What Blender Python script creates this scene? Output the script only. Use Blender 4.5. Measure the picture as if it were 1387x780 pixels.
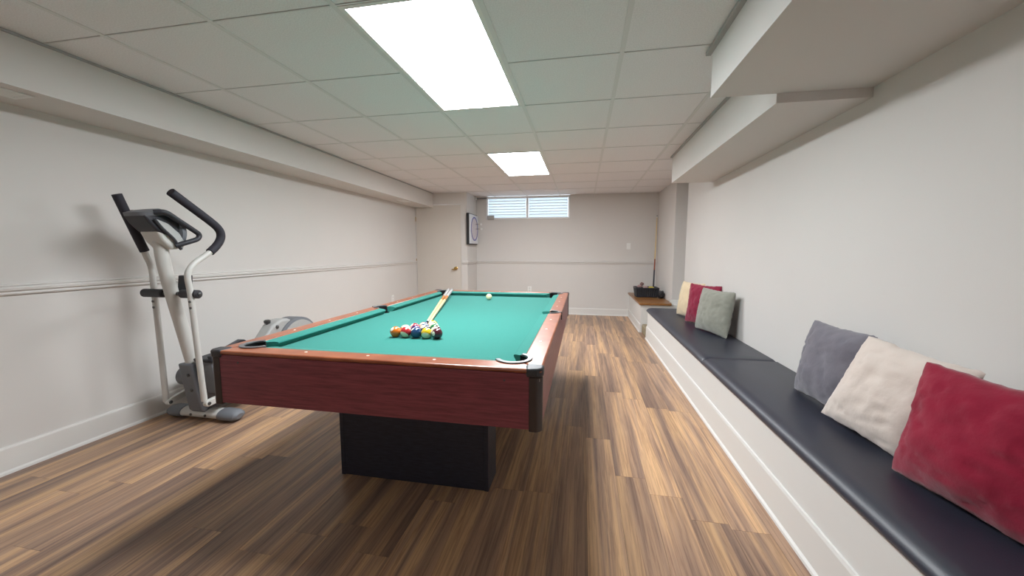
import bpy, bmesh, math, random
from mathutils import Vector, Matrix, noise

for o in list(bpy.data.objects): bpy.data.objects.remove(o)
SC = bpy.context.scene
COL = SC.collection

# ------------------------------------------------------------------ camera
CAM_H = 1.186
cam_d = bpy.data.cameras.new('camera'); cam = bpy.data.objects.new('camera', cam_d); COL.objects.link(cam)
F_PX = 509.17
cam_d.sensor_fit = 'HORIZONTAL'; cam_d.sensor_width = 36.0; cam_d.lens = 36.0 * F_PX / 1387.0
cam_d.clip_start = 0.02
R_ = Vector((0.98277288, 0.1848135, 0.00120263)); U_ = Vector((-0.01942663, 0.09682849, 0.99511148)); W_ = Vector((-0.18379358, 0.97799193, -0.09875072))
cam.matrix_world = Matrix(((R_.x, U_.x, -W_.x, 0), (R_.y, U_.y, -W_.y, 0), (R_.z, U_.z, -W_.z, CAM_H), (0, 0, 0, 1)))
SC.camera = cam

# ------------------------------------------------------------------ world, exposure
LAMP = 19.0          # strength of the fluorescent lenses
SKY = 1.65            # daylight outside the basement window
wd = bpy.data.worlds.new('world'); SC.world = wd; wd.use_nodes = True
bg = wd.node_tree.nodes['Background']; bg.inputs[0].default_value = (0.80, 0.90, 1.0, 1); bg.inputs[1].default_value = SKY
vs = SC.view_settings
vs.view_transform = 'Standard'; vs.look = 'None'; vs.gamma = 1.0; vs.use_curve_mapping = False
vs.exposure = 0.95

# ------------------------------------------------------------------ room numbers
XL, XR, YB, YF, H = -3.0, 1.345, -4.6, 7.05, 2.2
YD = 6.45            # wall with the door
XD = -2.02           # side wall with the dartboard
T = 0.6096
GX, GY = -1.0422, 1.5085     # ceiling grid origin (left and near edge of the near troffer)

# ------------------------------------------------------------------ materials
MAT = {}
def mat(name, col, rough=0.6, metal=0.0, spec=0.5, nscale=0, namt=0.0, bump=0.0, bscale=200, coat=0.0, coords='Object', sheen=0.0, stretch=None, col2=None):
    if name in MAT: return MAT[name]
    m = bpy.data.materials.new(name); m.use_nodes = True; nt = m.node_tree; N = nt.nodes; L = nt.links
    b = N['Principled BSDF']; b.inputs['Base Color'].default_value = (*col, 1); b.inputs['Roughness'].default_value = rough
    b.inputs['Metallic'].default_value = metal; b.inputs['Specular IOR Level'].default_value = spec
    b.inputs['Coat Weight'].default_value = coat; b.inputs['Coat Roughness'].default_value = 0.1
    b.inputs['Sheen Weight'].default_value = sheen
    tc = N.new('ShaderNodeTexCoord'); src = tc.outputs[coords]
    if stretch:
        mp = N.new('ShaderNodeMapping'); mp.inputs['Scale'].default_value = stretch; L.new(src, mp.inputs[0]); src = mp.outputs[0]
    if nscale:
        n = N.new('ShaderNodeTexNoise'); n.inputs['Scale'].default_value = nscale; n.inputs['Detail'].default_value = 5; L.new(src, n.inputs['Vector'])
        rp = N.new('ShaderNodeValToRGB'); c2 = col2 or tuple(c * (1 - namt) for c in col)
        rp.color_ramp.elements[0].position = 0.35; rp.color_ramp.elements[0].color = (*c2, 1)
        rp.color_ramp.elements[1].position = 0.65; rp.color_ramp.elements[1].color = (*col, 1)
        L.new(n.outputs[0], rp.inputs[0]); L.new(rp.outputs[0], b.inputs['Base Color'])
    if bump:
        n2 = N.new('ShaderNodeTexNoise'); n2.inputs['Scale'].default_value = bscale; n2.inputs['Detail'].default_value = 3; L.new(src, n2.inputs['Vector'])
        bp = N.new('ShaderNodeBump'); bp.inputs['Strength'].default_value = bump; bp.inputs['Distance'].default_value = 0.002
        L.new(n2.outputs[0], bp.inputs['Height']); L.new(bp.outputs[0], b.inputs['Normal'])
    MAT[name] = m; return m

def emis(name, col, s):
    m = bpy.data.materials.new(name); m.use_nodes = True; N = m.node_tree.nodes; b = N['Principled BSDF']
    b.inputs['Base Color'].default_value = (0.9, 0.9, 0.9, 1); b.inputs['Emission Color'].default_value = (*col, 1); b.inputs['Emission Strength'].default_value = s
    return m

M_WALL = mat('greige_paint', (0.70, 0.675, 0.65), 0.75, spec=0.25, nscale=1.2, namt=0.03, bump=0.08, bscale=350)
M_SOFF = mat('soffit_paint', (0.70, 0.675, 0.65), 0.75, spec=0.25, bump=0.08, bscale=350)
M_DOOR = mat('door_paint', (0.68, 0.635, 0.58), 0.5, spec=0.3, nscale=2, namt=0.02)
M_TRIM = mat('trim_paint', (0.74, 0.725, 0.70), 0.5, spec=0.35)
M_WHITE = mat('white_paint', (0.80, 0.80, 0.78), 0.4)
M_BENCH = mat('bench_paint', (0.74, 0.73, 0.71), 0.5, spec=0.35, nscale=3, namt=0.02)
M_TILE = mat('mineral_fibre_tile', (0.88, 0.87, 0.885), 0.95, spec=0.1, nscale=160, namt=0.10, bump=0.5, bscale=160)
M_GRID = mat('ceiling_grid_metal', (0.74, 0.74, 0.74), 0.5, spec=0.3)
M_PLENUM = mat('ceiling_void', (0.10, 0.10, 0.10), 0.9)
M_BLACKV = mat('black_vinyl', (0.022, 0.026, 0.045), 0.44, spec=0.9, nscale=6, namt=0.18, bump=0.2, bscale=220)
M_GREYP = mat('grey_plastic', (0.16, 0.17, 0.19), 0.5, bump=0.1)
M_DARKP = mat('dark_plastic', (0.03, 0.03, 0.038), 0.5, bump=0.15)
M_FOAM = mat('black_foam_grip', (0.022, 0.02, 0.03), 0.7, bump=0.4, bscale=400)
M_PWHITE = mat('white_powder_coat', (0.62, 0.61, 0.58), 0.35, nscale=9, namt=0.03)
M_LGREY = mat('light_grey_plastic', (0.42, 0.42, 0.41), 0.45)
M_STEEL = mat('bolt_steel', (0.10, 0.10, 0.10), 0.35, metal=0.6)
M_BRASS = mat('brass', (0.55, 0.36, 0.12), 0.25, metal=1.0)
M_CLOTH = mat('green_cloth', (0.029, 0.212, 0.178), 0.95, spec=0.1, nscale=260, namt=0.10, bump=0.2, bscale=700, sheen=0.15)
M_POCKET = mat('pocket_plastic', (0.035, 0.035, 0.04), 0.42, bump=0.1)
M_IRON = mat('pocket_iron', (0.10, 0.10, 0.105), 0.28, spec=0.6)
M_HOLE = mat('pocket_black', (0.006, 0.006, 0.007), 0.8)
M_PED = mat('black_woodgrain', (0.026, 0.026, 0.042), 0.5, nscale=18, namt=0.4, stretch=(1, 1, 7), bump=0.2, bscale=60)
M_POST = mat('dark_brown_plastic', (0.045, 0.030, 0.026), 0.4)
M_PEARL = mat('pearl_inlay', (0.85, 0.83, 0.78), 0.3)
M_FERR = mat('ferrule', (0.85, 0.83, 0.76), 0.35)
M_TIP = mat('cue_tip_leather', (0.03, 0.04, 0.09), 0.8)
M_MAPLE = mat('maple_shaft', (0.80, 0.60, 0.30), 0.3, nscale=30, namt=0.12, stretch=(10, 10, 1))
M_CUEOR = mat('cue_forearm_orange', (0.55, 0.22, 0.06), 0.25, nscale=30, namt=0.2)
M_CUEGR = mat('cue_wrap_grey', (0.42, 0.40, 0.39), 0.6, nscale=200, namt=0.4)
M_CUEBLK = mat('cue_butt_black', (0.03, 0.03, 0.045), 0.35)
M_BASKET = mat('black_wicker', (0.028, 0.030, 0.038), 0.5, bump=0.4, bscale=120)
M_CARPET = mat('beige_carpet', (0.42, 0.35, 0.24), 0.95, spec=0.1, nscale=90, namt=0.5, bump=1.0, bscale=140)
M_OAK = mat('oak_cap', (0.36, 0.155, 0.045), 0.32, nscale=14, namt=0.45, stretch=(1, 8, 8), bump=0.05)
M_PLATE = mat('switch_plate_plastic', (0.86, 0.86, 0.84), 0.35)
M_DBWHITE = mat('dartboard_white', (0.74, 0.76, 0.80), 0.4)
M_BLUE = mat('dartboard_blue', (0.12, 0.12, 0.40), 0.4)
M_DBPINK = mat('dartboard_face', (0.66, 0.60, 0.66), 0.5, nscale=40, namt=0.12)

def wood_cherry():
    m = bpy.data.materials.new('cherry_laminate'); m.use_nodes = True; nt = m.node_tree; N = nt.nodes; L = nt.links; b = N['Principled BSDF']
    tc = N.new('ShaderNodeTexCoord'); ge = N.new('ShaderNodeMapping'); L.new(tc.outputs['Object'], ge.inputs[0])
    ge.inputs['Scale'].default_value = (1.5, 1.5, 26)
    n = N.new('ShaderNodeTexNoise'); n.inputs['Scale'].default_value = 5; n.inputs['Detail'].default_value = 8; n.inputs['Roughness'].default_value = 0.65; L.new(ge.outputs[0], n.inputs['Vector'])
    r = N.new('ShaderNodeValToRGB'); e = r.color_ramp.elements
    e[0].position = 0.3; e[0].color = (0.15, 0.032, 0.046, 1); e[1].position = 0.72; e[1].color = (0.31, 0.070, 0.092, 1)
    L.new(n.outputs[0], r.inputs[0]); L.new(r.outputs[0], b.inputs['Base Color'])
    b.inputs['Roughness'].default_value = 0.38; b.inputs['Specular IOR Level'].default_value = 0.45
    return m
M_CHERRY = wood_cherry()
def wood_rail():
    m = bpy.data.materials.new('cherry_rail'); m.use_nodes = True; nt = m.node_tree; N = nt.nodes; L = nt.links; b = N['Principled BSDF']
    tc = N.new('ShaderNodeTexCoord'); n = N.new('ShaderNodeTexNoise'); n.inputs['Scale'].default_value = 14; n.inputs['Detail'].default_value = 6
    L.new(tc.outputs['Object'], n.inputs['Vector'])
    r = N.new('ShaderNodeValToRGB'); e = r.color_ramp.elements
    e[0].position = 0.3; e[0].color = (0.24, 0.060, 0.024, 1); e[1].position = 0.7; e[1].color = (0.36, 0.105, 0.042, 1)
    L.new(n.outputs[0], r.inputs[0]); L.new(r.outputs[0], b.inputs['Base Color'])
    b.inputs['Roughness'].default_value = 0.30; b.inputs['Specular IOR Level'].default_value = 0.5
    b.inputs['Coat Weight'].default_value = 0.3; b.inputs['Coat Roughness'].default_value = 0.25
    return m
M_RAIL = wood_rail()

def plank_mat():
    m = bpy.data.materials.new('vinyl_plank'); m.use_nodes = True; nt = m.node_tree; N = nt.nodes; L = nt.links; b = N['Principled BSDF']
    tc = N.new('ShaderNodeTexCoord'); oi = N.new('ShaderNodeObjectInfo')
    mul = N.new('ShaderNodeMath'); mul.operation = 'MULTIPLY'; mul.inputs[1].default_value = 53.0; L.new(oi.outputs['Random'], mul.inputs[0])
    cb = N.new('ShaderNodeCombineXYZ'); L.new(mul.outputs[0], cb.inputs[0]); L.new(mul.outputs[0], cb.inputs[1]); L.new(mul.outputs[0], cb.inputs[2])
    ad = N.new('ShaderNodeVectorMath'); ad.operation = 'ADD'; L.new(tc.outputs['Object'], ad.inputs[0]); L.new(cb.outputs[0], ad.inputs[1])
    def nz(scale, sc, det, dist=0.0, rough=0.55):
        mp = N.new('ShaderNodeMapping'); mp.inputs['Scale'].default_value = scale; L.new(ad.outputs[0], mp.inputs[0])
        n = N.new('ShaderNodeTexNoise'); n.inputs['Scale'].default_value = sc; n.inputs['Detail'].default_value = det; n.inputs['Distortion'].default_value = dist; n.inputs['Roughness'].default_value = rough
        L.new(mp.outputs[0], n.inputs['Vector']); return n.outputs[0]
    broad = nz((16, 0.55, 1), 1.0, 2, 0.35)
    fine = nz((110, 2.6, 1), 1.0, 4, 0.6, 0.7)
    r1 = N.new('ShaderNodeValToRGB'); e = r1.color_ramp.elements
    e[0].position = 0.33; e[0].color = (0.24, 0.155, 0.118, 1); e[1].position = 0.70; e[1].color = (0.60, 0.375, 0.205, 1)
    k = r1.color_ramp.elements.new(0.47); k.color = (0.39, 0.248, 0.165, 1); k = r1.color_ramp.elements.new(0.58); k.color = (0.53, 0.332, 0.190, 1)
    L.new(broad, r1.inputs[0])
    r2 = N.new('ShaderNodeValToRGB'); e = r2.color_ramp.elements
    e[0].position = 0.36; e[0].color = (0.60, 0.55, 0.56, 1); e[1].position = 0.56; e[1].color = (1.04, 1.03, 1.0, 1)
    L.new(fine, r2.inputs[0])
    mx = N.new('ShaderNodeMix'); mx.data_type = 'RGBA'; mx.blend_type = 'MULTIPLY'; mx.inputs[0].default_value = 0.9
    L.new(r1.outputs[0], mx.inputs[6]); L.new(r2.outputs[0], mx.inputs[7])
    hv = N.new('ShaderNodeHueSaturation'); vr = N.new('ShaderNodeMapRange'); vr.inputs[3].default_value = 0.90; vr.inputs[4].default_value = 1.18
    L.new(oi.outputs['Random'], vr.inputs[0]); hv.inputs['Saturation'].default_value = 1.0; L.new(vr.outputs[0], hv.inputs['Value']); L.new(mx.outputs[2], hv.inputs['Color'])
    L.new(hv.outputs[0], b.inputs['Base Color'])
    b.inputs['Roughness'].default_value = 0.36; b.inputs['Specular IOR Level'].default_value = 0.45
    bp = N.new('ShaderNodeBump'); bp.inputs['Strength'].default_value = 0.18; bp.inputs['Distance'].default_value = 0.001; L.new(fine, bp.inputs['Height']); L.new(bp.outputs[0], b.inputs['Normal'])
    return m
M_PLANK = plank_mat()

# ------------------------------------------------------------------ mesh helpers
def org(o):
    v = Vector((0, 0, 0))
    while o is not None: v += o.location; o = o.parent
    return v
def shade(me, ang=35):
    for p in me.polygons: p.use_smooth = True
    try: me.set_sharp_from_angle(angle=math.radians(ang))
    except Exception: pass
def obj(name, bm, m, parent=None, smooth=False, bevel=0, seg=2, base=None, ang=35):
    """link one mesh (world coordinates in bm) as ONE object; its origin is the parent's, or 'base' for a top-level thing"""
    off = org(parent) if parent is not None else (Vector(base) if base else Vector((0, 0, 0)))
    bmesh.ops.recalc_face_normals(bm, faces=bm.faces)
    bmesh.ops.translate(bm, verts=bm.verts, vec=-off)
    me = bpy.data.meshes.new(name); bm.to_mesh(me); bm.free()
    if smooth: shade(me, ang)
    me.materials.append(m)
    o = bpy.data.objects.new(name, me); COL.objects.link(o)
    if parent is not None: o.parent = parent
    else: o.location = off
    if bevel:
        md = o.modifiers.new('bevel', 'BEVEL'); md.width = bevel; md.segments = seg; md.limit_method = 'ANGLE'; md.angle_limit = math.radians(40)
        if not smooth: shade(me, 30)
    return o
def tag(o, label, cat=None, group=None, kind=None):
    o['label'] = label
    if cat: o['category'] = cat
    if group: o['group'] = group
    if kind: o['kind'] = kind
    return o
def struct(o, label=None):
    o['kind'] = 'structure'
    if label: o['label'] = label
    return o
def thing(name, loc, label, cat, group=None):
    o = bpy.data.objects.new(name, None); COL.objects.link(o); o.location = loc; o.empty_display_size = 0.1
    return tag(o, label, cat, group)
def nb(): return bmesh.new()
def box(bm, x0, x1, y0, y1, z0, z1):
    v = [bm.verts.new((x, y, z)) for z in (z0, z1) for (x, y) in ((x0, y0), (x1, y0), (x1, y1), (x0, y1))]
    for f in ((3, 2, 1, 0), (4, 5, 6, 7), (0, 1, 5, 4), (1, 2, 6, 5), (2, 3, 7, 6), (3, 0, 4, 7)): bm.faces.new([v[i] for i in f])
    return bm
def bx(*a): return box(nb(), *a)
def prism(bm, poly, f0, f1):
    """polygon -> solid; f0, f1 map each 2-D point to the two end faces"""
    a = [bm.verts.new(f0(*p)) for p in poly]; b = [bm.verts.new(f1(*p)) for p in poly]; n = len(poly)
    bm.faces.new(a); bm.faces.new(b[::-1])
    for i in range(n): bm.faces.new((a[i], b[i], b[(i + 1) % n], a[(i + 1) % n]))
    return bm
def prz(bm, poly, z0, z1): return prism(bm, poly, lambda x, y: (x, y, z0), lambda x, y: (x, y, z1))
def prx(bm, poly, x0, x1): return prism(bm, poly, lambda y, z: (x0, y, z), lambda y, z: (x1, y, z))
def pry(bm, poly, y0, y1): return prism(bm, poly, lambda x, z: (x, y0, z), lambda x, z: (x, y1, z))
def smooth_path(pts, n=6):
    P = [Vector(p) for p in pts]; out = []
    for i in range(len(P) - 1):
        p0 = P[i - 1] if i else P[i] * 2 - P[i + 1]; p1, p2 = P[i], P[i + 1]; p3 = P[i + 2] if i + 2 < len(P) else P[i + 1] * 2 - P[i]
        for k in range(n):
            t = k / n
            out.append(0.5 * ((2 * p1) + (p2 - p0) * t + (2 * p0 - 5 * p1 + 4 * p2 - p3) * t * t + (3 * p1 - p0 - 3 * p2 + p3) * t ** 3))
    out.append(P[-1]); return out
def tube(bm, pts, r, seg=14, caps=True, flat=None):
    P = [Vector(p) for p in pts]; rings = []; up = None
    rr = r if isinstance(r, (list, tuple)) else [r] * len(P)
    for i, p in enumerate(P):
        d = (P[min(i + 1, len(P) - 1)] - P[max(i - 1, 0)]).normalized()
        if up is None: up = Vector((0, 0, 1)) if abs(d.z) < 0.9 else Vector((1, 0, 0))
        s = d.cross(up).normalized(); up = s.cross(d).normalized()
        fl = flat or 1.0
        rings.append([bm.verts.new(p + (s * math.cos(a) + up * math.sin(a) * fl) * rr[i]) for a in [2 * math.pi * k / seg for k in range(seg)]])
    for a, b in zip(rings, rings[1:]):
        for k in range(seg): bm.faces.new((a[k], a[(k + 1) % seg], b[(k + 1) % seg], b[k]))
    if caps: bm.faces.new(rings[0][::-1]); bm.faces.new(rings[-1])
    return bm
def lathe(bm, prof, c, axis='z', seg=28):
    rings = []
    for (r, h) in prof:
        ring = []
        for k in range(seg):
            a = 2 * math.pi * k / seg; u, v = r * math.cos(a), r * math.sin(a)
            d = {'z': (u, v, h), 'x': (h, u, v), 'y': (u, h, v)}[axis]
            ring.append(bm.verts.new((c[0] + d[0], c[1] + d[1], c[2] + d[2])))
        rings.append(ring)
    for a, b in zip(rings, rings[1:]):
        for k in range(seg): bm.faces.new((a[k], a[(k + 1) % seg], b[(k + 1) % seg], b[k]))
    bm.faces.new(rings[0][::-1]); bm.faces.new(rings[-1]); return bm
def arc(cx, cy, r, a0, a1, n=10):
    return [(cx + r * math.cos(math.radians(a0 + (a1 - a0) * k / n)), cy + r * math.sin(math.radians(a0 + (a1 - a0) * k / n))) for k in range(n + 1)]

# ================================================================== SETTING
# ---- floor with single planks
floor = struct(obj('floor', bx(XL - 0.1, 1.7, YB - 0.1, YF + 0.12, -0.08, -0.004), mat('underlay', (0.06, 0.045, 0.035), 0.9)), 'brown vinyl plank floor with streaky grain')
rnd = random.Random(4)
PW, PL, GAP = 0.152, 1.22, 0.0005
full_mesh = None
ncol = int(math.ceil((0.93 - XL) / PW))
for i in range(ncol):
    x0 = XL + i * PW; x1 = min(x0 + PW, 0.93)
    y = YB - rnd.random() * PL
    while y < YF:
        a, b = max(y, YB), min(y + PL, YF)
        if b - a > 0.03:
            cx, cy = (x0 + x1) / 2, (a + b) / 2
            if abs(b - a - PL) < 1e-6 and abs(x1 - x0 - PW) < 1e-6:
                if full_mesh is None:
                    bm = bx(-PW / 2 + GAP, PW / 2 - GAP, -PL / 2 + GAP, PL / 2 - GAP, -0.004, 0.0); full_mesh = bpy.data.meshes.new('plank'); bm.to_mesh(full_mesh); bm.free(); full_mesh.materials.append(M_PLANK)
                me = full_mesh
            else:
                bm = bx(x0 - cx + GAP, x1 - cx - GAP, a - cy + GAP, b - cy - GAP, -0.004, 0.0); me = bpy.data.meshes.new('plank'); bm.to_mesh(me); bm.free(); me.materials.append(M_PLANK)
            o = bpy.data.objects.new('plank', me); COL.objects.link(o); o.parent = floor; o.location = (cx, cy, 0)
        y += PL

# ---- walls
struct(obj('wall_left', bx(XL - 0.1, XL, YB, YF + 0.12, 0, H + 0.1), M_WALL), 'long pale grey wall with chair rail')
struct(obj('wall_right', bx(XR, XR + 0.1, YB, 5.38, 0, H + 0.1), M_WALL), 'pale grey wall behind the bench')
struct(obj('wall_back', bx(XL - 0.1, 1.7, YB - 0.1, YB, 0, H + 0.1), M_WALL))
WX0, WX1, WZ0 = -1.825, -0.25, 1.78
bm = nb(); box(bm, XD - 0.1, WX0, YF, YF + 0.12, 0, H + 0.1); box(bm, WX1, 1.7, YF, YF + 0.12, 0, H + 0.1); box(bm, WX0, WX1, YF, YF + 0.12, 0, WZ0)
struct(obj('wall_far', bm, M_WALL), 'far taupe wall with a high window')
DX0, DX1, DZ = -2.985, -2.135, 2.0
bm = nb(); box(bm, DX1, XD, YD, YD + 0.1, 0, H + 0.1); box(bm, XL, DX1, YD, YD + 0.1, DZ, H + 0.1); box(bm, XL, DX0, YD, YD + 0.1, 0, DZ); box(bm, XD - 0.1, XD, YD + 0.1, YF, 0, H + 0.1)
struct(obj('wall_closet', bm, M_WALL), 'short taupe wall around the door')
XN, YN = 1.29, 5.8
bm = nb(); box(bm, XN, 1.7, YN, YF, 0, H + 0.1); struct(obj('wall_nook', bm, M_WALL), 'projecting wall corner beyond the bench')
struct(obj('wall_side', bx(1.6, 1.7, 5.38, YN, 0, H + 0.1), M_WALL)); struct(obj('wall_return', bx(XR + 0.1, 1.7, 5.28, 5.38, 0, H + 0.1), M_WALL))

# ---- ceiling: void, grid bars and single tiles
ceil = struct(obj('ceiling', bx(XL - 0.1, 1.7, YB - 0.1, YF + 0.12, H + 0.1, H + 0.16), M_PLENUM), 'suspended ceiling of pale speckled square tiles')
XSL = -2.65                       # face of the left soffit
TR1 = (GX, GX + T, GY, GY + 2 * T); TR2 = (GX, GX + T, GY + 4 * T, GY + 6 * T); TR_FILL = (GX, GX + T, GY - 8 * T, GY - 6 * T)  # the last one is an added fill light out of view
def right_edge(ymid): return 0.625 if ymid < 2.15 else (0.93 if ymid < 4.42 else XN if ymid > YN else 1.6)
BAR = 0.012
tile_cache = {}
rows = [GY + k * T for k in range(-11, 11)]; cols = [GX + k * T for k in range(-4, 6)]
for j in range(len(rows) - 1):
    for i in range(len(cols) - 1):
        a0, a1, b0, b1 = cols[i], cols[i + 1], max(rows[j], YB), min(rows[j + 1], YF)
        if b1 - b0 < 0.03: continue
        mx_, my_ = (a0 + a1) / 2, (b0 + b1) / 2
        if any(t[0] < mx_ < t[1] and t[2] < my_ < t[3] for t in (TR_FILL, TR1, TR2)): continue
        a0 = max(a0, XSL); a1 = min(a1, max(right_edge(b0 + 0.05), right_edge(b1 - 0.05)))
        if a1 - a0 < 0.03: continue
        if a0 < XD + 0.001 and b1 > YD: b1 = min(b1, YD) if a1 <= XD else b1
        if b1 - b0 < 0.03: continue
        key = (round(a1 - a0, 3), round(b1 - b0, 3))
        if key not in tile_cache:
            w, l = key; bm = bx(-w / 2 + 0.002, w / 2 - 0.002, -l / 2 + 0.0065, l / 2 - 0.0065, 0, 0.015); me = bpy.data.meshes.new('ceiling_tile'); bm.to_mesh(me); bm.free(); me.materials.append(M_TILE); tile_cache[key] = me
        o = bpy.data.objects.new('ceiling_tile', tile_cache[key]); COL.objects.link(o); o.parent = ceil; o.location = ((a0 + a1) / 2, (b0 + b1) / 2, H + 0.0025)
for x in cols:
    if XSL < x < 0.62: obj('grid_bar', bx(x - BAR, x + BAR, YB, YD if x < XD else YF, H - 0.001, H + 0.004), M_GRID, ceil)
    elif 0.62 <= x < 0.93: obj('grid_bar', bx(x - BAR, x + BAR, 2.16, YF, H - 0.001, H + 0.004), M_GRID, ceil)
for y in rows:
    if YB < y < YF:
        xr = right_edge(y)
        segs = [(XSL if y < YD else XD, xr)]
        for t in (TR_FILL, TR1, TR2):
            if t[2] + 0.01 < y < t[3] - 0.01: segs = [(segs[0][0], t[0]), (t[1], segs[0][1])]
        for s in segs: obj('cross_tee', bx(s[0], s[1], y - 0.0038, y + 0.0038, H - 0.0003, H + 0.004), M_GRID, ceil)

# ---- soffits
ZS = 1.955
sl = struct(obj('ceiling_soffit', bx(XL, XSL, YB, YD, ZS, H + 0.02), M_SOFF), 'boxed soffit along the left wall')
ZN = 1.963
sn = struct(obj('ceiling_soffit', bx(0.625, XR, YB, 2.16, ZN, H + 0.02), M_SOFF), 'deep boxed soffit over the bench')
sf = struct(obj('ceiling_soffit', bx(0.93, XR, 2.16, 4.42, 1.917, H + 0.02), M_SOFF), 'narrower lower soffit at the far half of the bench')
obj('edge_moulding', bx(0.600, 0.625, YB, 2.19, H - 0.018, H + 0.001), mat('grey_moulding', (0.40, 0.40, 0.40), 0.5), sn)
obj('edge_moulding', bx(0.912, 0.93, 2.19, 4.44, H - 0.014, H + 0.001), MAT['grey_moulding'], sf)
obj('edge_moulding', bx(XSL, XSL + 0.014, YB, YD, H - 0.010, H + 0.001), MAT['grey_moulding'], sl)

# ---- chair rails and baseboards
def rail_prof(d): # (depth, z)
    return [(0, 0.948), (0.012, 0.948), (0.016, 0.955), (0.010, 0.964), (0.022, 0.972), (0.024, 0.984), (0.014, 0.992), (0.018, 0.998), (0.014, 1.004), (0, 1.006)]
pr = rail_prof(0)
struct(obj('trim_1', pry(nb(), [(XL + d, z) for d, z in pr], YB, YD), M_WALL), 'moulded chair rail on the left wall')
struct(obj('trim_2', prx(nb(), [(YF - d, z) for d, z in pr], XD, XN), M_WALL), 'chair rail on the far wall')
struct(obj('trim_3', pry(nb(), [(XD + d, z) for d, z in pr], YD, YF), M_WALL), 'chair rail under the dartboard')
struct(obj('trim_4', prx(nb(), [(YD - d, z) for d, z in pr], DX1 + 0.03, XD + 0.02), M_WALL), 'chair rail beside the door')
def base_prof(h): return [(0, 0), (0.024, 0), (0.022, 0.011), (0.013, 0.019), (0.012, h - 0.012), (0.008, h), (0, h)]
def baseboard(name, fn, h, m=M_TRIM): return struct(obj(name, fn(base_prof(h)), m))
baseboard('baseboard_left', lambda p: pry(nb(), [(XL + d, z) for d, z in p], YB, YD), 0.145)
baseboard('baseboard_far', lambda p: prx(nb(), [(YF - d, z) for d, z in p], XD, 0.83), 0.125)
baseboard('baseboard_closet', lambda p: pry(nb(), [(XD + d, z) for d, z in p], YD, YF), 0.125)

# ---- door
d1 = struct(obj('door_1', bx(DX0 + 0.004, DX1 - 0.004, YD + 0.008, YD + 0.045, 0.008, DZ - 0.006), M_DOOR, bevel=0.003), 'plain beige flush door with a brass knob')
bm = nb(); lathe(bm, [(0.0305, 0), (0.0305, -0.004), (0.024, -0.009), (0.010, -0.012), (0.010, -0.030), (0.024, -0.036), (0.028, -0.048), (0.024, -0.060), (0.010, -0.064)], (-2.235, YD + 0.008, 0.87), 'y', 20)
obj('door_knob', bm, M_BRASS, d1, smooth=True)
bm = nb(); box(bm, -2.300, -2.226, YD - 0.058, YD - 0.046, 0.845, 0.862)
obj('lever', bm, M_BRASS, d1, bevel=0.004)
for z in (0.25, 1.0, 1.75): obj('hinge', tube(nb(), [(DX0 - 0.002, YD - 0.002, z - 0.04), (DX0 - 0.002, YD - 0.002, z + 0.04)], 0.006, 8), M_BRASS, d1, smooth=True)

# ---- window with blinds
MW = mat('window_vinyl', (0.85, 0.86, 0.87), 0.4)
w1 = nb()
box(w1, WX0, WX0 + 0.032, YF - 0.008, YF + 0.08, WZ0, H); box(w1, WX1 - 0.032, WX1, YF - 0.008, YF + 0.08, WZ0, H)
box(w1, WX0 + 0.032, WX1 - 0.032, YF - 0.008, YF + 0.08, WZ0, WZ0 + 0.026); box(w1, WX0 + 0.032, WX1 - 0.032, YF - 0.008, YF + 0.08, H - 0.032, H)
xm = (WX0 + WX1) / 2; box(w1, xm - 0.022, xm + 0.022, YF - 0.008, YF + 0.08, WZ0 + 0.026, H - 0.032)
win = struct(obj('window_1', w1, MW, bevel=0.004), 'wide low white basement window under the ceiling')
mg = bpy.data.materials.new('window_glass'); mg.use_nodes = True; g = mg.node_tree.nodes['Principled BSDF']
g.inputs['Transmission Weight'].default_value = 1.0; g.inputs['Roughness'].default_value = 0.0; g.inputs['IOR'].default_value = 1.02; g.inputs['Base Color'].default_value = (0.97, 0.99, 1, 1)
ms = bpy.data.materials.new('blind_slat'); ms.use_nodes = True; nt = ms.node_tree; N = nt.nodes
pb = N['Principled BSDF']; pb.inputs['Base Color'].default_value = (0.85, 0.87, 0.88, 1); pb.inputs['Roughness'].default_value = 0.5
tl = N.new('ShaderNodeBsdfTranslucent'); tl.inputs[0].default_value = (0.85, 0.92, 0.95, 1); mxs = N.new('ShaderNodeMixShader'); mxs.inputs[0].default_value = 0.55
nt.links.new(pb.outputs[0], mxs.inputs[1]); nt.links.new(tl.outputs[0], mxs.inputs[2]); nt.links.new(mxs.outputs[0], N['Material Output'].inputs[0])
for (a, b) in ((WX0 + 0.032, xm - 0.022), (xm + 0.022, WX1 - 0.032)):
    obj('pane', bx(a, b, YF + 0.070, YF + 0.074, WZ0 + 0.026, H - 0.032), mg, win)
    bl = obj('blind', bx(a + 0.005, b - 0.005, YF + 0.000, YF + 0.034, H - 0.040, H - 0.033), MW, win)
    n = 7
    for k in range(n):
        z = WZ0 + 0.028 + k * (H - 0.032 - WZ0 - 0.036) / n
        bm = nb(); v = [bm.verts.new(q) for q in ((a + 0.008, YF + 0.030, z), (b - 0.008, YF + 0.030, z), (b - 0.008, YF + 0.012, z + 0.062), (a + 0.008, YF + 0.012, z + 0.062))]
        bm.faces.new(v); bmesh.ops.solidify(bm, geom=bm.faces[:], thickness=0.0015)
        obj('slat', bm, ms, bl)
        obj('slat_shade_bar', bx(a + 0.008, b - 0.008, YF + 0.008, YF + 0.011, z + 0.050, z + 0.060), MW, bl)  # added opaque bar, holds back daylight to draw darker lines between slats
bm = nb(); box(bm, WX0, WX1, YF - 0.012, YF + 0.03, WZ0 - 0.004, WZ0 + 0.010); obj('window_sill', bm, MW, win, bevel=0.003)

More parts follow.
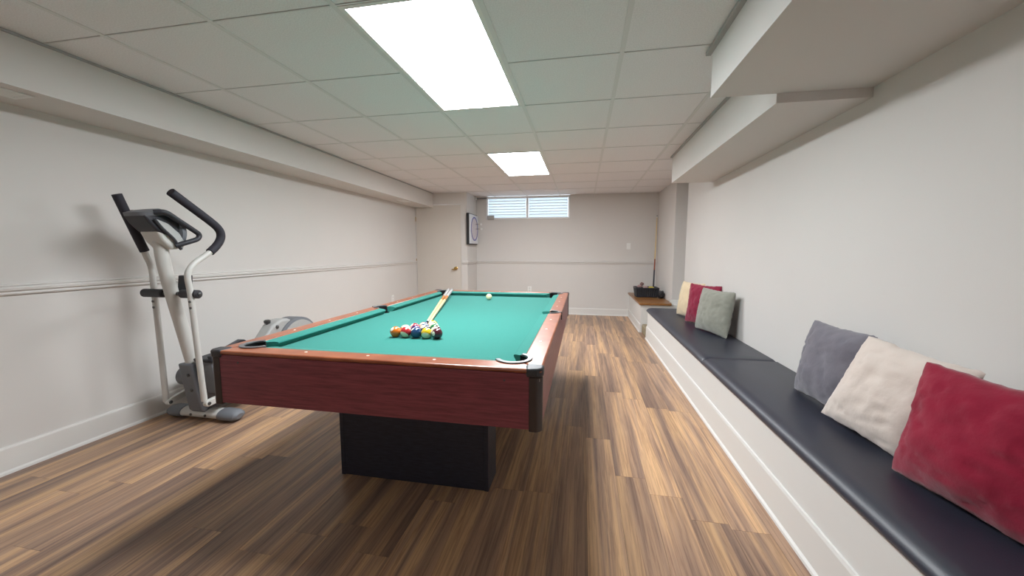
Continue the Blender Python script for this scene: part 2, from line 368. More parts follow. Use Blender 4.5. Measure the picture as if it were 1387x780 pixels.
# ================================================================== BENCH, PLATFORM
YBE = 5.27
XB = 0.872
YB0 = -2.02
bench = thing('built_in_bench', (1.1, 1.6, 0), 'long white built-in bench base along the right wall', 'bench')
obj('front_panel', bx(XB, XB + 0.02, YB0, YBE, 0, 0.375), M_BENCH, bench)
obj('end_panel', bx(XB + 0.02, XR - 0.025, YBE - 0.02, YBE, 0, 0.375), M_BENCH, bench)
obj('bench_top', bx(XB + 0.02, XR - 0.025, YB0, YBE - 0.02, 0.355, 0.375), M_BENCH, bench)
obj('kick_board', pry(nb(), [(XB - d, z) for d, z in base_prof(0.172)], YB0, YBE), M_TRIM, bench)
def cushion(y0, y1, label):
    z0, z1, x0, x1 = 0.376, 0.428, 0.852, XR - 0.006
    r = 0.026
    prof = [(x1, z0), (x1, z1 - 0.010), (x1 - 0.012, z1)] + [(x0 + 0.062 + 0.062 * math.cos(math.radians(a)), z0 + 0.010 + (z1 - z0 - 0.010) * math.sin(math.radians(a))) for a in range(90, 181, 10)] + [(x0 + 0.002, z0 + 0.004), (x0 + 0.009, z0)]
    n = 26; bm = nb(); rings = []
    ys = [y0, y0 + 0.004, y0 + 0.012, y0 + 0.03] + [y0 + 0.03 + (y1 - y0 - 0.06) * k / n for k in range(1, n)] + [y1 - 0.03, y1 - 0.012, y1 - 0.004, y1]
    for yv in ys:
        e = min(yv - y0, y1 - yv); s = 1.0 if e > 0.03 else 0.60 + 0.40 * math.sqrt(max(0, 1 - (1 - e / 0.03) ** 2))
        rings.append([bm.verts.new((x, yv, z0 + (z - z0) * s)) for x, z in prof])
    m = len(prof)
    for a, b in zip(rings, rings[1:]):
        for k in range(m): bm.faces.new((a[k], a[(k + 1) % m], b[(k + 1) % m], b[k]))
    bm.faces.new(rings[0][::-1]); bm.faces.new(rings[-1])
    return tag(obj('bench_cushion', bm, M_BLACKV, None, smooth=True, base=(1.1, (y0 + y1) / 2, z0), ang=60), label, 'cushion')
cushion(2.845, 5.255, 'black vinyl bench cushion with the sage green pillow on it')
cushion(0.42, 2.842, 'black vinyl bench cushion with the crimson pillow on it')
cushion(-2.0, 0.417, 'black vinyl bench cushion with no pillow on it')

plat = struct(obj('trim_5', bx(0.845, XN + 0.31, 5.66, YF, 0, 0.405), M_BENCH), 'low boxed ledge below the far cue corner')
bm = nb(); box(bm, 0.845, XN, 5.66, YN, 0, 0.405)
prb = base_prof(0.12); obj('kick_board', pry(nb(), [(0.845 - d, z) for d, z in prb], 5.66, YF - 0.02), M_TRIM, plat)
bm.free()
cap = prz(nb(), [(0.815, 5.63), (1.255, 5.63), (1.285, 5.80), (1.285, YF - 0.005), (0.815, YF - 0.005)], 0.406, 0.436)
tag(obj('ledge_cap', cap, M_OAK, None, bevel=0.006, base=(1.05, 6.3, 0.406)), 'varnished oak board capping the low ledge under the black basket', 'board')
struct(obj('baseboard_nook', bx(1.262, 1.6, YN - 0.012, YN, 0.405, 0.475), M_WHITE))
bm = bx(0.86, 1.34, 5.275, 5.655, 0, 0.13)
tag(obj('carpet_step', bm, M_CARPET, None, bevel=0.02, seg=3, base=(1.1, 5.46, 0)), 'small beige carpeted step between bench end and oak-capped ledge', 'step')

# ================================================================== PILLOWS
def pillow(label, c, w, h, t, yaw, lean, roll, m, seed, shear=0.0):
    """c = middle of the lower edge on the cushion; the face looks at -X turned by yaw; lean tips the top to the wall"""
    n = 34; bm = nb(); rs = random.Random(seed); off = Vector((seed * 3.1, seed * 1.7, seed * 0.9))
    def pt(u, v, side):
        e = (1 - abs(u) ** 2.6) * (1 - abs(v) ** 2.6)
        z = t * 0.5 * max(e, 0) ** 0.60
        cu, cv = u * math.sqrt(1 - 0.07 * v ** 8), v * math.sqrt(1 - 0.07 * u ** 8)
        x = cu * w / 2 * (1 - 0.065 * (1 - v * v)); y = cv * h / 2 * (1 - 0.065 * (1 - u * u))
        rim = max(0.0, 1 - e)
        wr = noise.noise(Vector((u * 2.3, v * 2.3, side)) + off) * 0.008 + noise.noise(Vector((u * 7, v * 7, side * 2)) + off) * 0.004 * (0.4 + rim)
        cre = abs(noise.noise(Vector((u * 3.1 + v * 1.2, v * 3.4, side * 5)) + off * 2)); cre = -0.010 * max(0, 1 - cre * 9)
        edge = noise.noise(Vector((u * 9, v * 9, 0)) + off) * 0.005 * rim
        return Vector((x + edge + shear * y, y + edge, side * (z + (wr + cre) * min(1, e * 2.2))))
    G = {}
    for side in (1, -1):
        for i in range(n + 1):
            for j in range(n + 1):
                u, v = math.sin((i / n - 0.5) * math.pi), math.sin((j / n - 0.5) * math.pi)
                u = 0.6 * u + 0.4 * (2 * i / n - 1); v = 0.6 * v + 0.4 * (2 * j / n - 1)
                b = i in (0, n) or j in (0, n)
                if b and side == -1: G[(side, i, j)] = G[(1, i, j)]; continue
                G[(side, i, j)] = bm.verts.new(pt(u, v, 0.0 if b else side))
        for i in range(n):
            for j in range(n): bm.faces.new([G[(side, i + a, j + b)] for a, b in ((0, 0), (1, 0), (1, 1), (0, 1))][::side])
    # frame: local x -> along the wall, local y -> up, local z -> out of the face
    R = Matrix.Rotation(math.radians(roll), 4, 'Z')
    ax = Vector((0, -1, 0)); upv = Vector((0, 0, 1)); nz = Vector((-1, 0, 0))
    B = Matrix((ax, upv, nz)).transposed().to_4x4()
    L = Matrix.Rotation(math.radians(lean), 4, 'Y')
    Z = Matrix.Rotation(math.radians(yaw), 4, 'Z')
    Mx = Z @ L @ B @ R
    bmesh.ops.transform(bm, matrix=Mx, verts=bm.verts)
    zmin = min(v.co.z for v in bm.verts)
    # keep the underside resting on the vinyl
    for v in bm.verts:
        zz = v.co.z - zmin
        if zz < 0.03: v.co.z = zmin + zz * 0.8 + 0.006
    zmin = min(v.co.z for v in bm.verts)
    low = [v.co for v in bm.verts if v.co.z < zmin + 0.05]; lc = sum(low, Vector()) / len(low)
    bmesh.ops.translate(bm, verts=bm.verts, vec=Vector((c[0] - lc.x, c[1] - lc.y, c[2] - zmin)))
    xm_ = max(v.co.x for v in bm.verts)
    lim = XR - 0.004
    if xm_ > lim:
        for v in bm.verts:
            if v.co.x > lim: v.co.x = lim - 0.0005 * rs.random()
    return tag(obj('pillow', bm, m, None, smooth=True, base=c, ang=80), label, 'pillow')
def suede(name, c, c2): return mat(name, c, 0.92, spec=0.15, nscale=9, col2=c2, bump=0.35, bscale=90, sheen=0.35)
M_PG = suede('slate_suede', (0.195, 0.185, 0.215), (0.155, 0.146, 0.175))
M_PC = suede('cream_suede', (0.72, 0.63, 0.57), (0.68, 0.59, 0.53))
M_PR = suede('crimson_suede', (0.30, 0.012, 0.040), (0.235, 0.008, 0.030))
M_PS = suede('sage_fabric', (0.30, 0.305, 0.26), (0.25, 0.255, 0.215))
M_PY = suede('buttercream_fabric', (0.74, 0.60, 0.40), (0.66, 0.53, 0.35))
M_PM = suede('maroon_fabric', (0.27, 0.018, 0.050), (0.21, 0.012, 0.040))
ZC = 0.4287
pillow('slate grey suede pillow leaning on the wall beside the cream one', (1.185, 2.065, ZC), 0.43, 0.41, 0.15, 3, 11, 0, M_PG, 3)
pillow('pinkish cream suede pillow leaning between the slate grey and crimson ones', (1.132, 1.665, ZC), 0.42, 0.41, 0.13, 10, 12, -4, M_PC, 8, 0.20)
pillow('crimson suede pillow leaning on the wall beside the pinkish cream one', (1.118, 1.255, ZC), 0.45, 0.41, 0.15, 10, 12, 0, M_PR, 5)
pillow('sage green pillow leaning in front of the maroon one', (1.175, 3.71, ZC), 0.50, 0.42, 0.15, 15, 9, 0, M_PS, 11)
pillow('maroon pillow squeezed between the sage green and buttercream ones', (1.20, 4.125, ZC), 0.42, 0.43, 0.10, 28, 8, 0, M_PM, 14)
pillow('buttercream pillow at the end of the bench beside the maroon one', (1.19, 4.57, ZC), 0.45, 0.42, 0.14, 16, 10, 0, M_PY, 17)

# ================================================================== POOL TABLE
X0, X1, Y0, Y1, ZT = -1.531, -0.134, 1.28, 3.795, 0.770
TW, TL = X1 - X0, Y1 - Y0
table = thing('pool_table', ((X0 + X1) / 2, (Y0 + Y1) / 2, 0), 'cherry wood pool table with green cloth and black panel legs', 'pool table')
PC, PR_, RW = 0.122, 0.060, 0.088     # corner pocket centre and radius, wood rail width
NOSE = 0.140
dg = PC - PR_ / math.sqrt(2)
a_in = math.degrees(math.asin((RW - PC) / PR_))          # angle where the pocket meets the rail's inner edge
# end rail in (u along, v inward)
def end_rail(Lg, mid=False):
    P = [(0, 0), (Lg, 0)]
    P += [(Lg - x, y) for x, y in arc(PC, PC, PR_, -135, a_in, 9)]
    if mid:
        c = 0.072; r = 0.054; h_ = math.sqrt(max(0, r * r - (RW - c) ** 2)); aa = math.degrees(math.asin((RW - c) / r))
        P += arc(Lg / 2, c, r, aa, -180 - aa, 14)
    P += [(x, y) for x, y in arc(PC, PC, PR_, a_in, -135, 9)]
    return P
z0r, z1r = ZT - 0.017, ZT
maps = {'near': lambda u, v: (X0 + u, Y0 + v), 'far': lambda u, v: (X0 + u, Y1 - v), 'left': lambda u, v: (X0 + v, Y0 + u), 'right': lambda u, v: (X1 - v, Y0 + u)}
for nm, Lg in (('near', TW), ('far', TW), ('left', TL), ('right', TL)):
    f = maps[nm]; side = nm in ('left', 'right')
    poly = [f(u, v) for u, v in end_rail(Lg, side)]
    rail = obj('rail', prz(nb(), poly, z0r, z1r), M_RAIL, table, bevel=0.0075, seg=3)
    ks = [1, 2, 3] if not side else [1, 2, 3, 5, 6, 7]
    base_u = NOSE; step = (Lg - 2 * NOSE) / (4 if not side else 8)
    for k in ks:
        cx, cy = f(base_u + k * step, 0.050)
        lz = lathe(nb(), [(0.0062, 0.0), (0.0062, 0.0008), (0.004, 0.0012)], (cx, cy, ZT - 0.0002), 'z', 14); obj('sight', lz, M_PEARL, rail)
    # cushions
    spans = [(PC + 0.046, Lg - PC - 0.046, 'c', 'c')] if not side else [(PC + 0.046, Lg / 2 - 0.052, 'c', 's'), (Lg / 2 + 0.052, Lg - PC - 0.046, 's', 'c')]
    for (s0, s1, k0, k1) in spans:
        prof = [(RW - 0.002, ZT - 0.003), (NOSE - 0.012, ZT - 0.007), (NOSE - 0.002, ZT - 0.011), (NOSE, ZT - 0.016), (NOSE - 0.003, ZT - 0.021), (NOSE - 0.020, ZT - 0.043), (RW - 0.002, ZT - 0.043)]
        c0 = {'c': 0.9, 's': 0.30}[k0]; c1 = {'c': 0.9, 's': 0.30}[k1]
        bm = nb(); A = [bm.verts.new((*f(s0 + (v - RW) * c0, v), z)) for v, z in prof]; Bv = [bm.verts.new((*f(s1 - (v - RW) * c1, v), z)) for v, z in prof]
        bm.faces.new(A); bm.faces.new(Bv[::-1]); n = len(prof)
        for q in range(n): bm.faces.new((A[q], Bv[q], Bv[(q + 1) % n], A[(q + 1) % n]))
        obj('rail_cushion', bm, M_CLOTH, table, smooth=True, ang=30)
    # apron panel
    ap = 0.003
    zb = 0.545
    if nm == 'near': q = bx(X0 + 0.03, X1 - 0.03, Y0 + ap, Y0 + ap + 0.02, zb, z0r - 0.001)
    elif nm == 'far': q = bx(X0 + 0.03, X1 - 0.03, Y1 - ap - 0.02, Y1 - ap, zb, z0r - 0.001)
    elif nm == 'left': q = bx(X0 + ap, X0 + ap + 0.02, Y0 + 0.03, Y1 - 0.03, zb, z0r - 0.001)
    else: q = bx(X1 - ap - 0.02, X1 - ap, Y0 + 0.03, Y1 - 0.03, zb, z0r - 0.001)
    panel = obj('apron', q, M_CHERRY, table, bevel=0.002)
    if nm == 'near':
        for u in (0.135, TW - 0.135):
            obj('screw', lathe(nb(), [(0.004, 0), (0.004, -0.0012)], (X0 + u, Y0 + ap, z0r - 0.03), 'y', 10), M_STEEL, panel)
# bed with pocket openings
ZB = 0.729
def bed_poly():
    e = 0.100; P = []
    W_, L_ = TW, TL
    rr = PR_ + 0.001
    def corner(cx, cy, a0, a1): return arc(cx, cy, rr, a0, a1, 8)
    k = math.degrees(math.asin((PC - e) / rr))
    P += corner(PC, PC, 180 - 0 + k - 0, -k - 90 + 0) if False else []
    # walk counter-clockwise from the near-left pocket
    P += corner(PC, PC, 90 + (90 - math.degrees(math.acos((PC - e) / rr))) if False else 180 - math.degrees(math.acos((PC - e) / rr)), -90 + math.degrees(math.acos((PC - e) / rr)))
    def refl(pts, fx, fy, rev):
        q = [((W_ - x) if fx else x, (L_ - y) if fy else y) for x, y in pts]; return q[::-1] if rev else q
    nl = P[:]
    c = 0.072; r = 0.055; s = math.degrees(math.acos((e - c) / r))
    mid_l = arc(c, L_ / 2, r, s, -s, 10)
    out = nl + refl(nl, True, False, True) + [(W_ - x, y) for x, y in mid_l[::-1]] + refl(nl, True, True, False) + refl(nl, False, True, True) + mid_l
    return out
poly = [(X0 + x, Y0 + y) for x, y in bed_poly()]
obj('cloth_bed', prz(nb(), poly, ZB - 0.025, ZB), M_CLOTH, table)
obj('under_frame', bx(X0 + 0.035, X1 - 0.035, Y0 + 0.035, Y1 - 0.035, 0.56, 0.60), M_PED, table)
# pockets, castings and posts
for sx in (0, 1):
    for sy in (0, 1):
        cx, cy = (X0 + PC, X1 - PC)[sx], (Y0 + PC, Y1 - PC)[sy]
        dx, dy = (1, -1)[sx], (1, -1)[sy]       # inward
        bm = lathe(nb(), [(PR_ * 0.99, ZB - 0.02), (PR_ * 0.95, ZB - 0.09), (PR_ * 0.6, ZB - 0.122), (0.004, ZB - 0.125)], (cx, cy, 0), 'z', 24)
        fs = [f_ for f_ in bm.faces if len(f_.verts) > 8 and f_.calc_center_median().z > ZB - 0.03]; bmesh.ops.delete(bm, geom=fs, context='FACES')
        cup = obj('pocket', bm, M_HOLE, table, smooth=True)
        # back liner standing up to the rail
        base_a = math.degrees(math.atan2(-dy, -dx))
        ring_in = arc(cx, cy, PR_ - 0.004, base_a - 118, base_a + 118, 22); ring_out = arc(cx, cy, PR_ + 0.0005, base_a - 118, base_a + 118, 22)
        obj('pocket_liner', prz(nb(), ring_in + ring_out[::-1], ZB - 0.03, ZT - 0.001), M_HOLE, cup)
        ri = arc(cx, cy, PR_ - 0.006, base_a - 112, base_a + 112, 22); ro = arc(cx, cy, PR_ + 0.013, base_a - 112, base_a + 112, 22)
        obj('pocket_iron', prz(nb(), ri + ro[::-1], ZT - 0.004, ZT + 0.005), M_IRON, cup, bevel=0.002)
        # corner casting: cap wrapping over the outer corner
        ox, oy = (X0, X1)[sx], (Y0, Y1)[sy]
        s_ = 0.048; e_ = 0.005
        cp = [(-e_, s_ + 0.006), (-e_, 0.016), (0.003, 0.003), (0.016, -e_), (s_ + 0.006, -e_), (s_ + 0.014, 0.030), (0.0615, 0.0505), (0.0505, 0.0615), (0.030, s_ + 0.014)]
        obj('corner_cap', prz(nb(), [(ox + dx * a, oy + dy * b) for a, b in cp], ZT - 0.030, ZT + 0.003), M_POCKET, table, bevel=0.009, seg=3)
        pc = [(0.0, 0.046), (-0.003, 0.018), (0.006, 0.006), (0.018, -0.003), (0.046, 0.0), (0.046, 0.030), (0.030, 0.046)]
        ps = obj('corner_post', prz(nb(), [(ox + dx * a, oy + dy * b) for a, b in pc], 0.538, ZT - 0.030), M_POST, table, bevel=0.004)
        if sy == 0 and sx == 1:  # small white quad on this post
            patch_bm = nb(); v = [patch_bm.verts.new((ox - a, oy + b, z)) for a, b, z in ((0.0170, -0.0012, 0.726), (0.0070, 0.0050, 0.726), (0.0070, 0.0050, 0.736), (0.0170, -0.0012, 0.736))]
            patch_bm.faces.new(v); bmesh.ops.solidify(patch_bm, geom=patch_bm.faces[:], thickness=-0.0015); obj('patch', patch_bm, M_PLATE, ps)['label'] = 'small white sticker'
    cx = (X0 + 0.072, X1 - 0.072)[sx]; cy = (Y0 + Y1) / 2; base_a = (180, 0)[sx]
    bm = lathe(nb(), [(0.053, ZB - 0.02), (0.05, ZB - 0.09), (0.03, ZB - 0.12), (0.004, ZB - 0.123)], (cx, cy, 0), 'z', 24)
    fs = [f_ for f_ in bm.faces if len(f_.verts) > 8 and f_.calc_center_median().z > ZB - 0.03]; bmesh.ops.delete(bm, geom=fs, context='FACES')
    cup = obj('pocket', bm, M_HOLE, table, smooth=True)
    obj('pocket_liner', prz(nb(), arc(cx, cy, 0.050, base_a - 100, base_a + 100, 18) + arc(cx, cy, 0.0545, base_a + 100, base_a - 100, 18), ZB - 0.03, ZT - 0.001), M_HOLE, cup)
    obj('pocket_iron', prz(nb(), arc(cx, cy, 0.048, base_a - 95, base_a + 95, 18) + arc(cx, cy, 0.064, base_a + 95, base_a - 95, 18), ZT - 0.004, ZT + 0.005), M_IRON, cup, bevel=0.002)
    ex = (X0, X1)[sx]; k = (1, -1)[sx]
    obj('side_clip', bx(min(ex - 0.003 * k, ex + 0.020 * k), max(ex - 0.003 * k, ex + 0.020 * k), cy - 0.012, cy + 0.012, ZT - 0.050, ZT + 0.004), M_POCKET, cup, bevel=0.004)
# pedestal legs
for y in (1.700, 3.215):
    lg = obj('leg', bx(-1.237, -0.440, y, y + 0.16, 0, 0.56), M_PED, table, bevel=0.004)
    for x in (-1.241, -0.458): obj('edge_strip', bx(x, x + 0.022, y - 0.003, y + 0.163, 0, 0.559), M_PED, lg, bevel=0.002)
obj('stretcher', bx(-0.98, -0.70, 1.86, 3.215, 0.40, 0.56), M_PED, table)

# ---- balls
BR = 0.0286
def ball_mat(name, c, stripe):
    m = bpy.data.materials.new('ball_' + name); m.use_nodes = True; nt = m.node_tree; N = nt.nodes; L = nt.links; b = N['Principled BSDF']
    b.inputs['Roughness'].default_value = 0.12; b.inputs['Coat Weight'].default_value = 0.5
    tc = N.new('ShaderNodeTexCoord'); sp = N.new('ShaderNodeSeparateXYZ'); L.new(tc.outputs['Object'], sp.inputs[0])
    cream = (0.80, 0.74, 0.52, 1)
    def gt(sock, v, op='GREATER_THAN'):
        n = N.new('ShaderNodeMath'); n.operation = op; n.inputs[1].default_value = v; L.new(sock, n.inputs[0]); return n.outputs[0]
    def mixc(fac, A, Bc):
        n = N.new('ShaderNodeMix'); n.data_type = 'RGBA'; L.new(fac, n.inputs[0])
        for s, val in ((n.inputs[6], A), (n.inputs[7], Bc)):
            if isinstance(val, tuple): s.default_value = val
            else: L.new(val, s)
        return n.outputs[2]
    col = (*c, 1)
    if stripe:
        ab = N.new('ShaderNodeMath'); ab.operation = 'ABSOLUTE'; L.new(sp.outputs[2], ab.inputs[0])
        base = mixc(gt(ab.outputs[0], BR * 0.52), col, cream)
    else: base = col
    # number spots on both ends of the X axis, one bar for the numeral
    ax = N.new('ShaderNodeMath'); ax.operation = 'ABSOLUTE'; L.new(sp.outputs[0], ax.inputs[0])
    base = mixc(gt(ax.outputs[0], BR * 0.905), base, (0.84, 0.80, 0.66, 1))
    if not isinstance(base, tuple): L.new(base, b.inputs['Base Color'])
    else: b.inputs['Base Color'].default_value = base
    return m
YEL, BLU, RED, PUR, ORG, GRN, MAR, BLK = (0.75, 0.50, 0.02), (0.015, 0.06, 0.16), (0.48, 0.03, 0.035), (0.06, 0.02, 0.12), (0.72, 0.16, 0.012), (0.02, 0.15, 0.05), (0.085, 0.018, 0.028), (0.012, 0.012, 0.014)
BM = {}
def ball(x, y, cname, c, stripe, rot, label, group=None):
    key = (cname, stripe)
    if key not in BM: BM[key] = ball_mat(cname + ('_stripe' if stripe else ''), c, stripe)
    bm = nb(); bmesh.ops.create_uvsphere(bm, u_segments=28, v_segments=16, radius=BR)
    me = bpy.data.meshes.new('billiard_ball'); bm.to_mesh(me); bm.free(); shade(me, 180); me.materials.append(BM[key])
    o = bpy.data.objects.new('billiard_ball', me); COL.objects.link(o); o.location = (x, y, ZB + BR); o.rotation_euler = [math.radians(a) for a in rot]
    return tag(o, label, 'ball', group)
rk = 'racked billiard balls'
sp = 0.0583; bxc, byc = -0.853, 1.815; rs_ = sp * 0.8665
def rackpos(row, k): return bxc + (k - (4 - row) / 2) * sp + row * 0.002, byc + row * rs_
RACK = [
 (0, 0, 'orange', ORG, False, (0, 40, 60), 'solid orange ball at the end of the five-ball rack row'),
 (0, 1, 'red', RED, True, (-42, 25, 10), 'cream ball with red stripe between the orange and dark blue balls'),
 (0, 2, 'blue', BLU, False, (0, 50, 30), 'solid dark blue ball in the middle of the five-ball row'),
 (0, 3, 'yellow', YEL, True, (-48, 0, 5), 'yellow striped ball between the dark blue and maroon balls'),
 (0, 4, 'maroon', MAR, False, (0, 8, 64), 'dark maroon ball with number spot at the rack corner'),
 (1, 0, 'orange', ORG, True, (10, 20, 0), 'orange striped ball right behind the solid orange ball'),
 (1, 1, 'purple', PUR, False, (0, 30, 10), 'dark purple ball in the second row of the rack'),
 (1, 2, 'black', BLK, False, (0, 60, 40), 'black ball in the second row of the rack'),
 (1, 3, 'maroon', MAR, True, (80, 0, 0), 'cream and maroon striped ball right behind the dark maroon ball'),
 (2, 0, 'red', RED, False, (0, 50, 40), 'solid red ball behind the dark blue ball'),
 (2, 1, 'blue', BLU, True, (90, 20, 0), 'blue striped ball in the centre of the rack'),
 (2, 2, 'green', GRN, False, (0, -30, 20), 'solid green ball in the third row of the rack'),
 (3, 0, 'purple', PUR, True, (75, 25, 0), 'pale ball with dark stripe beside the green striped ball'),
 (3, 1, 'green', GRN, True, (70, -25, 0), 'pale ball with green stripe beside the dark striped ball'),
 (4, 0, 'yellow', YEL, False, (0, 40, 70), 'solid yellow ball at the rack tip touching the cues')]
for row, k, cn, c, st, rot, lab in RACK:
    x, y = rackpos(row, k); ball(x, y, cn, c, st, rot, lab, rk)
BM[('cue', False)] = mat('ball_cue', (0.86, 0.78, 0.48), 0.15, coat=0.5)
ball(-0.855, 3.385, 'cue', (0.86, 0.78, 0.48), False, (0, 0, 0), 'pale ivory cue ball lying alone near the far cushion')

# ---- cues
def cue(name, tip, butt, label, m_fore, m_wrap, m_butt, group=None, fr=(0.30, 0.62, 0.80)):
    tip, butt = Vector(tip), Vector(butt); root = thing(name, (tip + butt) / 2, label, 'cue', group)
    f = lambda t: tip + (butt - tip) * t
    R0, R1 = 0.0065, 0.0150
    rr = lambda t: R0 + (R1 - R0) * t
    def seg(nm, a, b, m): obj(nm, tube(nb(), [f(a), f((a + b) / 2), f(b)], [rr(a), rr((a + b) / 2), rr(b)], 14), m, root, smooth=True)
    seg('tip', 0, 0.010, M_TIP); seg('ferrule', 0.010, 0.026, M_FERR); seg('shaft', 0.026, fr[1] - 0.06, M_MAPLE)
    seg('forearm', fr[1] - 0.06, fr[1] + 0.08, m_fore); seg('wrap', fr[1] + 0.08, 0.90, m_wrap); seg('butt_sleeve', 0.90, 0.985, m_butt); seg('bumper', 0.985, 1.0, M_CUEBLK)
    return root
cue('pool_cue', (-0.958, 2.200, ZB + 0.009), (-1.335, 3.610, ZT + 0.021), 'maple pool cue lying on the cloth, nearer the side cushion of the pair', M_CUEOR, M_CUEGR, M_CUEGR, 'cues lying on the table')
cue('pool_cue', (-0.940, 2.195, ZB + 0.009), (-1.300, 3.610, ZT + 0.021), 'maple pool cue lying on the cloth, nearer the lone cue ball of the pair', M_CUEOR, M_CUEGR, M_CUEGR, 'cues lying on the table')
cue('pool_cue', (1.262, 7.020, 1.80), (1.215, 6.86, 0.452), 'pool cue standing in the corner behind the black basket', mat('cue_forearm_red', (0.30, 0.07, 0.03), 0.3), M_CUEBLK, M_CUEBLK, None, (0.3, 0.62, 0.8))

# ================================================================== ELLIPTICAL
EX = -2.62
el = thing('elliptical_trainer', (EX, 2.4, 0), 'white and grey elliptical trainer with black grips by the left wall', 'exercise machine')
sb_ = obj('front_stabilizer', tube(nb(), [(EX - 0.20, 2.13, 0.042), (EX + 0.20, 2.13, 0.042)], 0.055, 18, flat=0.62), M_PWHITE, el, smooth=True)
for s in (-1, 1):
    obj('end_cap', tube(nb(), [(EX + s * 0.155, 2.13, 0.042), (EX + s * 0.165, 2.13, 0.042), (EX + s * 0.25, 2.13, 0.040), (EX + s * 0.275, 2.13, 0.038), (EX + s * 0.288, 2.13, 0.036)], [0.060, 0.064, 0.062, 0.052, 0.030], 18, flat=0.62), M_GREYP, el, smooth=True)
for s in (-0.06, 0.06): obj('bolt', lathe(nb(), [(0.009, 0), (0.009, -0.006), (0.004, -0.009)], (EX + s, 2.077, 0.042), 'y', 10), M_STEEL, sb_)
# boot and main beam
boot = nb()
prof = [(2.015, 0.425), (2.115, 0.42), (2.165, 0.24), (2.25, 0.135), (2.60, 0.115), (2.60, 0.060), (2.16, 0.055), (2.085, 0.060), (2.062, 0.085), (2.042, 0.22)]
prx(boot, prof, EX - 0.058, EX + 0.052)
bo = obj('boot', boot, M_GREYP, el, bevel=0.012, seg=3)
for z, y in ((0.345, 2.026), (0.235, 2.041)): obj('bolt', lathe(nb(), [(0.011, 0), (0.011, -0.006), (0.005, -0.009)], (EX + 0.012, y - 0.001, z), 'y', 10), M_STEEL, bo)
obj('side_housing', lathe(nb(), [(0.055, 0), (0.066, -0.012), (0.066, -0.06), (0.05, -0.075)], (EX - 0.05, 2.10, 0.315), 'x', 20), M_GREYP, el, smooth=True)
obj('frame_beam', bx(EX - 0.03, EX + 0.03, 2.55, 3.35, 0.055, 0.115), M_DARKP, el, bevel=0.01)
rsb = obj('rear_stabilizer', tube(nb(), [(EX - 0.2, 3.32, 0.042), (EX + 0.2, 3.32, 0.042)], 0.055, 16, flat=0.62), M_PWHITE, el, smooth=True)
for s in (-1, 1): obj('end_cap', tube(nb(), [(EX + s * 0.16, 3.32, 0.042), (EX + s * 0.25, 3.32, 0.040), (EX + s * 0.285, 3.32, 0.036)], [0.063, 0.060, 0.030], 16, flat=0.62), M_GREYP, rsb, smooth=True)
post = smooth_path([(EX, 2.090, 0.30), (EX, 2.050, 0.52), (EX, 1.982, 0.88), (EX, 1.945, 1.10), (EX, 1.935, 1.25)], 5)
obj('post', tube(nb(), post, 0.037, 20), M_PWHITE, el, smooth=True)
# axle
ax_y, ax_z = 1.985, 0.905
for a, b in ((-2.860, -2.690), (-2.555, -2.415)):
    obj('axle_sleeve', lathe(nb(), [(0.020, a - EX), (0.028, a - EX + 0.008), (0.028, b - EX - 0.008), (0.020, b - EX)], (EX, ax_y, ax_z), 'x', 20), M_DARKP, el, smooth=True)
obj('axle', tube(nb(), [(-2.70, ax_y, ax_z), (-2.55, ax_y, ax_z)], 0.014, 12), M_STEEL, el, smooth=True)
obj('axle_end', lathe(nb(), [(0.012, 0), (0.012, 0.006), (0.004, 0.009)], (-2.415, ax_y, ax_z), 'x', 12), M_STEEL, el)
obj('bottle_bracket', prx(nb(), [(2.03, 0.90), (2.075, 0.90), (2.085, 1.02), (2.045, 1.02)], EX - 0.028, EX + 0.045), M_DARKP, el, bevel=0.006)
# moving arms
XA, XB_ = -2.455, -2.795
arm = [(1.994, 0.19), (1.978, 0.55), (1.962, 0.909), (1.953, 1.010), (1.962, 1.055), (2.000, 1.101), (2.060, 1.140), (2.122, 1.180)]
ra = obj('arm', tube(nb(), smooth_path([(XA, y, z) for y, z in arm], 5), 0.0175, 16), M_PWHITE, el, smooth=True)
grip = [(2.112, 1.174), (2.154, 1.210), (2.186, 1.250), (2.198, 1.290), (2.183, 1.332), (2.120, 1.385), (1.895, 1.537)]
obj('foam_grip', tube(nb(), smooth_path([(XA, y, z) for y, z in grip], 6), 0.0255, 16), M_FOAM, ra, smooth=True)
arm2 = [(2.012, 0.155), (2.008, 0.55), (2.002, 0.902), (2.000, 1.03), (1.992, 1.095), (1.974, 1.15), (1.960, 1.20)]
la = obj('arm', tube(nb(), smooth_path([(XB_, y, z) for y, z in arm2], 5), 0.0175, 16), M_PWHITE, el, smooth=True)
obj('foam_grip', tube(nb(), smooth_path([(XB_, 1.968, 1.18), (XB_, 1.93, 1.285), (XB_, 1.847, 1.525)], 5), 0.0255, 16), M_FOAM, la, smooth=True)
for X, pts in ((XA, ((1.967, 0.86), (1.969, 0.82))), (XB_, ((2.002, 0.85), (2.003, 0.81)))):
    for y, z in pts: obj('bolt', lathe(nb(), [(0.008, 0), (0.008, -0.005), (0.004, -0.007)], (X + 0.008, y - 0.018, z), 'y', 10), M_STEEL, ra if X == XA else la)
